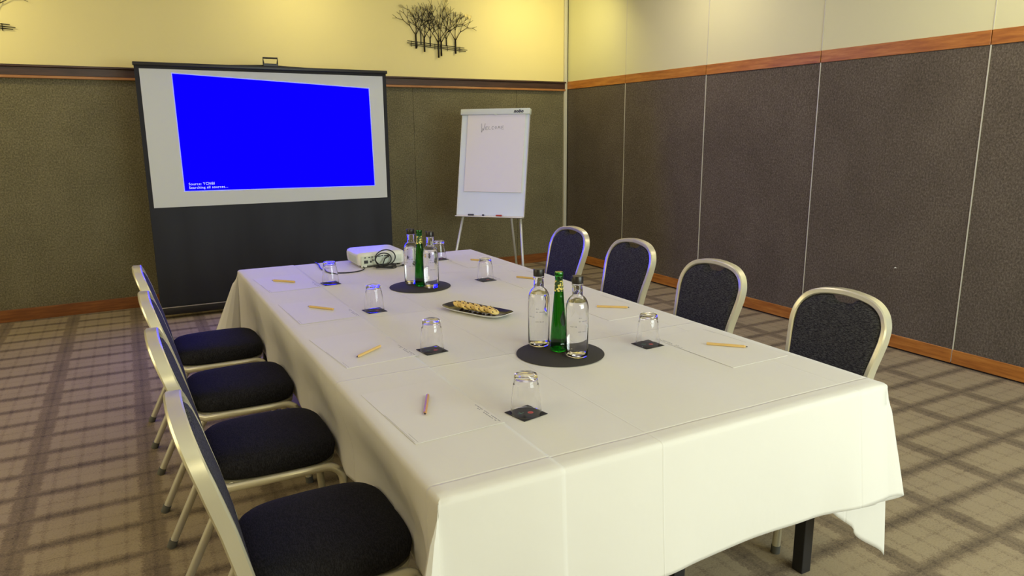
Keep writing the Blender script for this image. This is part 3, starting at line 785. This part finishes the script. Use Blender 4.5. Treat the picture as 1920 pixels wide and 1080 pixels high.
for (a, b_, lb) in pens:
    ang = math.atan2(b_[1]-a[1], b_[0]-a[0])
    if p0 is None:
        p0 = pencil(M['pencil'], lb, .15); p0.location = (*a, pz(a[0])); p0.rotation_euler = (0, 0, ang)
    else: dup(p0, (*a, pz(a[0])), ang, lb)
pp = pencil(M['pencil_pink'], 'reddish pencil pointing towards the camera on the nearest left sheet', .155)
pp.location = (.684, 1.827, pz(.684)); pp.rotation_euler = (0, 0, math.atan2(.145, .066))

# biscuit plate
t = thing('serving_plate', 'black and white oblong plate of biscuits in the middle of the table', 'plate', (1.343, 2.866, TT), math.radians(-67))
def superel(a, b_, e, n=64):
    out = []
    for k in range(n):
        q_ = 2*PI*k/n; c, s = math.cos(q_), math.sin(q_); out.append((a*abs(c)**e*(1 if c > 0 else -1), b_*abs(s)**e*(1 if s > 0 else -1)))
    return out
def shell(levels, n=64, e=.5, cap=True):
    bm = bmesh.new(); Ls = []
    for a, b_, z in levels: Ls.append([bm.verts.new((x, y, z+(.004*(abs(x)/.17)**3 if z > .01 else 0))) for x, y in superel(a, b_, e, n)])
    for p_, q_ in zip(Ls, Ls[1:]):
        for k in range(n): bm.faces.new((p_[k], p_[(k+1) % n], q_[(k+1) % n], q_[k]))
    bm.faces.new(Ls[0][::-1])
    if cap: bm.faces.new(Ls[-1])
    return bm
obj('outer_shell', shell([(.13, .050, 0), (.15, .058, .003), (.181, .076, .013), (.183, .0775, .0150), (.1815, .076, .0158)], cap=False), M['ceramic_white'], t, math.radians(50))
obj('black_inner_glaze', shell([(.14, .052, .0035), (.1812, .0758, .0154), (.1808, .0754, .0161), (.158, .060, .0080), (.12, .044, .0062), (.02, .01, .0058)]), M['ceramic_black'], t, math.radians(50))
def biscuit(label):
    t2 = thing('chocolate_chip_biscuit', label, 'biscuit', (0, 0, 0), 0, 'biscuits leaning in a row on the plate')
    bm = bmesh.new(); bmesh.ops.create_icosphere(bm, subdivisions=4, radius=1)
    for v_ in bm.verts:
        n_ = noise.noise(v_.co*2.2)*.08+noise.noise(v_.co*7)*.04
        v_.co = Vector((v_.co.x*.0265*(1+n_), v_.co.y*.0265*(1+n_), (max(-.55, v_.co.z))*.0085*(1+n_*3)))
    obj('biscuit_body', bm, M['biscuit'], t2, True)
    for k in range(5):
        a = random.uniform(0, 6.28); r = random.uniform(.004, .021); bm = bmesh.new(); bmesh.ops.create_icosphere(bm, subdivisions=1, radius=.0041)
        for v_ in bm.verts: v_.co = Vector((v_.co.x*1.2, v_.co.y, v_.co.z*.7))
        obj('chocolate_chip', bm, M['choc'], t2, True).location = (r*math.cos(a), r*math.sin(a), .0072*(1-(r/.034)**2)+.0005)
    return t2
b0 = None; ca, sa = math.cos(math.radians(-67)), math.sin(math.radians(-67)); nb = 9
places = ['at the left end of the row', 'second from the left end', 'third from the left end', 'fourth from the left end', 'in the middle of the row', 'fourth from the right end', 'third from the right end', 'second from the right end', 'lying on top at the right end']
for i in range(nb):
    u = -.112+i*.0272; vv = .006*math.sin(i*2.1)-.004; x = 1.343+u*ca-vv*sa; y = 2.866+u*sa+vv*ca; lb = 'chocolate chip biscuit '+places[i]+' on the oblong plate'
    z = TT+.0225+.001*(i % 2); loc = (x, y, z); rot = (random.uniform(-.08, .10), .48 if i < nb-1 else .40, math.radians(-67)+random.uniform(-.2, .2))
    if b0 is None: b0 = biscuit(lb); b0.location = loc; b0.rotation_euler = rot
    else: dup(b0, loc, 0, lb, rot)

# projector
px, py, pz_ = 1.338, 4.36, TT
t = thing('projector', 'white desktop projector at the far end of the table', 'projector', (px, py, pz_), math.radians(0))
bm = bmesh.new()
def rrect(hx, hy, r, z, n=6):
    out = []
    for cx_, cy_, a0 in ((hx-r, hy-r, 0), (-hx+r, hy-r, PI/2), (-hx+r, -hy+r, PI), (hx-r, -hy+r, 1.5*PI)):
        for k in range(n+1):
            a = a0+PI/2*k/n; out.append((cx_+r*math.cos(a), cy_+r*math.sin(a), z))
    return out
Ls = []
for hx, hy, r, z in ((.140, .138, .03, .010), (.146, .144, .03, .016), (.150, .147, .032, .045), (.150, .147, .032, .068), (.146, .143, .034, .082), (.136, .133, .036, .089), (.11, .11, .036, .091)):
    Ls.append([bm.verts.new(p) for p in rrect(hx, hy, r, z)])
for a, b_ in zip(Ls, Ls[1:]):
    n = len(a)
    for k in range(n): bm.faces.new((a[k], a[(k+1) % n], b_[(k+1) % n], b_[k]))
bm.faces.new(Ls[0][::-1]); bm.faces.new(Ls[-1])
obj('shell', bm, M['proj'], t, math.radians(40))
pan = obj('port_panel', B((-.135, -.1492, .016), (.060, -.1445, .072), .002, 1), M['proj_panel'], t)
yf = -.1496
obj('power_inlet', B((-.118, yf-.001, .026), (-.092, yf+.004, .046), .002), M['black'], pan)
for x in (-.076,): obj('audio_jack', lathe([(0, 0), (.006, 0), (.006, .003), (0, .003)], 16), M['black'], pan, False, (x, yf+.001, .036), (PI/2, 0, 0))
for x in (-.062, -.050): obj('video_jack', lathe([(.003, 0), (.005, 0), (.005, .003), (.003, .003)], 16, closed=True), M['black'], pan, False, (x, yf+.001, .044), (PI/2, 0, 0))
for x, l, z in ((-.115, .010, .062), (-.090, .012, .063), (-.070, .008, .064), (-.05, .010, .067), (-.032, .02, .066), (-.008, .012, .067), (.01, .028, .065)): obj('signal_port', B((x, yf, z-.003), (x+l, yf+.003, z+.003)), M['black'], pan)
bm = bmesh.new()
for k in range(9): box(bm, (.078+k*.0052, yf+.002, .028), (.081+k*.0052, yf+.006, .066))
obj('speaker_grille', bm, M['proj_panel'], t)
bm = bmesh.new()
for k in range(14): box(bm, (-.1512, -.10+k*.012, .024), (-.1480, -.094+k*.012, .066))
obj('side_vent', bm, M['proj_panel'], t)
bm = lathe([(0, 0), (.028, 0), (.032, .004), (.032, .014), (.026, .016), (.0, .010)], 28); obj('lens', bm, M['black'], t, math.radians(40), (.055, .142, .050), (-PI/2, 0, 0))
for x, y in ((-.11, -.12), (.11, -.12), (0, .12)): obj('foot', lathe([(0, 0), (.010, 0), (.010, .011), (0, .011)], 14), M['black'], t, False, (x, y, 0))
obj('foot_bracket', B((-.135, -.150, .004), (-.10, -.138, .018), .002), M['proj'], t)
# cables
bm = bmesh.new(); P3 = []
for k in range(90):
    a = 2*PI*k/30; j = k//30
    P3.append((1.335+.066*math.cos(a)*(1-.08*j)+.012*math.sin(a*.5), 4.155+.05*math.sin(a)*(1-.1*j)-.004*j, TT+.006+.006*j+.004*math.sin(a*2+j)))
for k in range(40):   # upright loops leaning on the back of the projector
    a = 2*PI*k/20-PI/2; s = .045+.012*(k//20)
    P3.append((1.335+s*1.15*math.cos(a)+.01*(k//20), 4.186-.008*(k//20)+.006*math.cos(a), TT+.010+s*(1+math.sin(a))*.85))
P3 += [(1.345, 4.19, TT+.05), (1.375, 4.198, TT+.062), (1.375, 4.209, TT+.064)]
tube(bm, catmull(P3, 2), .0038, 6)
o = obj('signal_cable', bm, M['black'], None, True); tag(o, 'black cable coiled in loops behind the white projector', 'cable')
bm = bmesh.new(); tube(bm, [(1.38, 4.13, TT+.008), (1.42, 4.14, TT+.006), (1.44, 4.15, TT+.006)], .003, 6); tube(bm, [(1.44, 4.15, TT+.007), (1.475, 4.165, TT+.007)], .0055, 8); obj('plug', bm, M['black'], o, True)
bm = bmesh.new(); tube(bm, catmull([(1.20, 4.25, TT+.012), (1.215, 4.19, TT+.006), (1.17, 4.12, TT+.004), (1.08, 4.10, TT+.004), (1.0, 4.16, TT+.004), (.98, 4.30, TT+.004), (1.0, 4.45, TT+.004), (1.0, 4.54, TT+.003), (1.0, 4.562, TT-.02), (1.0, 4.567, TT-.3), (1.0, 4.60, .02), (1.0, 4.8, .006), (1.3, 5.4, .006)], 6), .0035, 8)
tag(obj('power_cable', bm, M['black'], None, True), 'black power cable running left from the projector over the far table edge', 'cable')
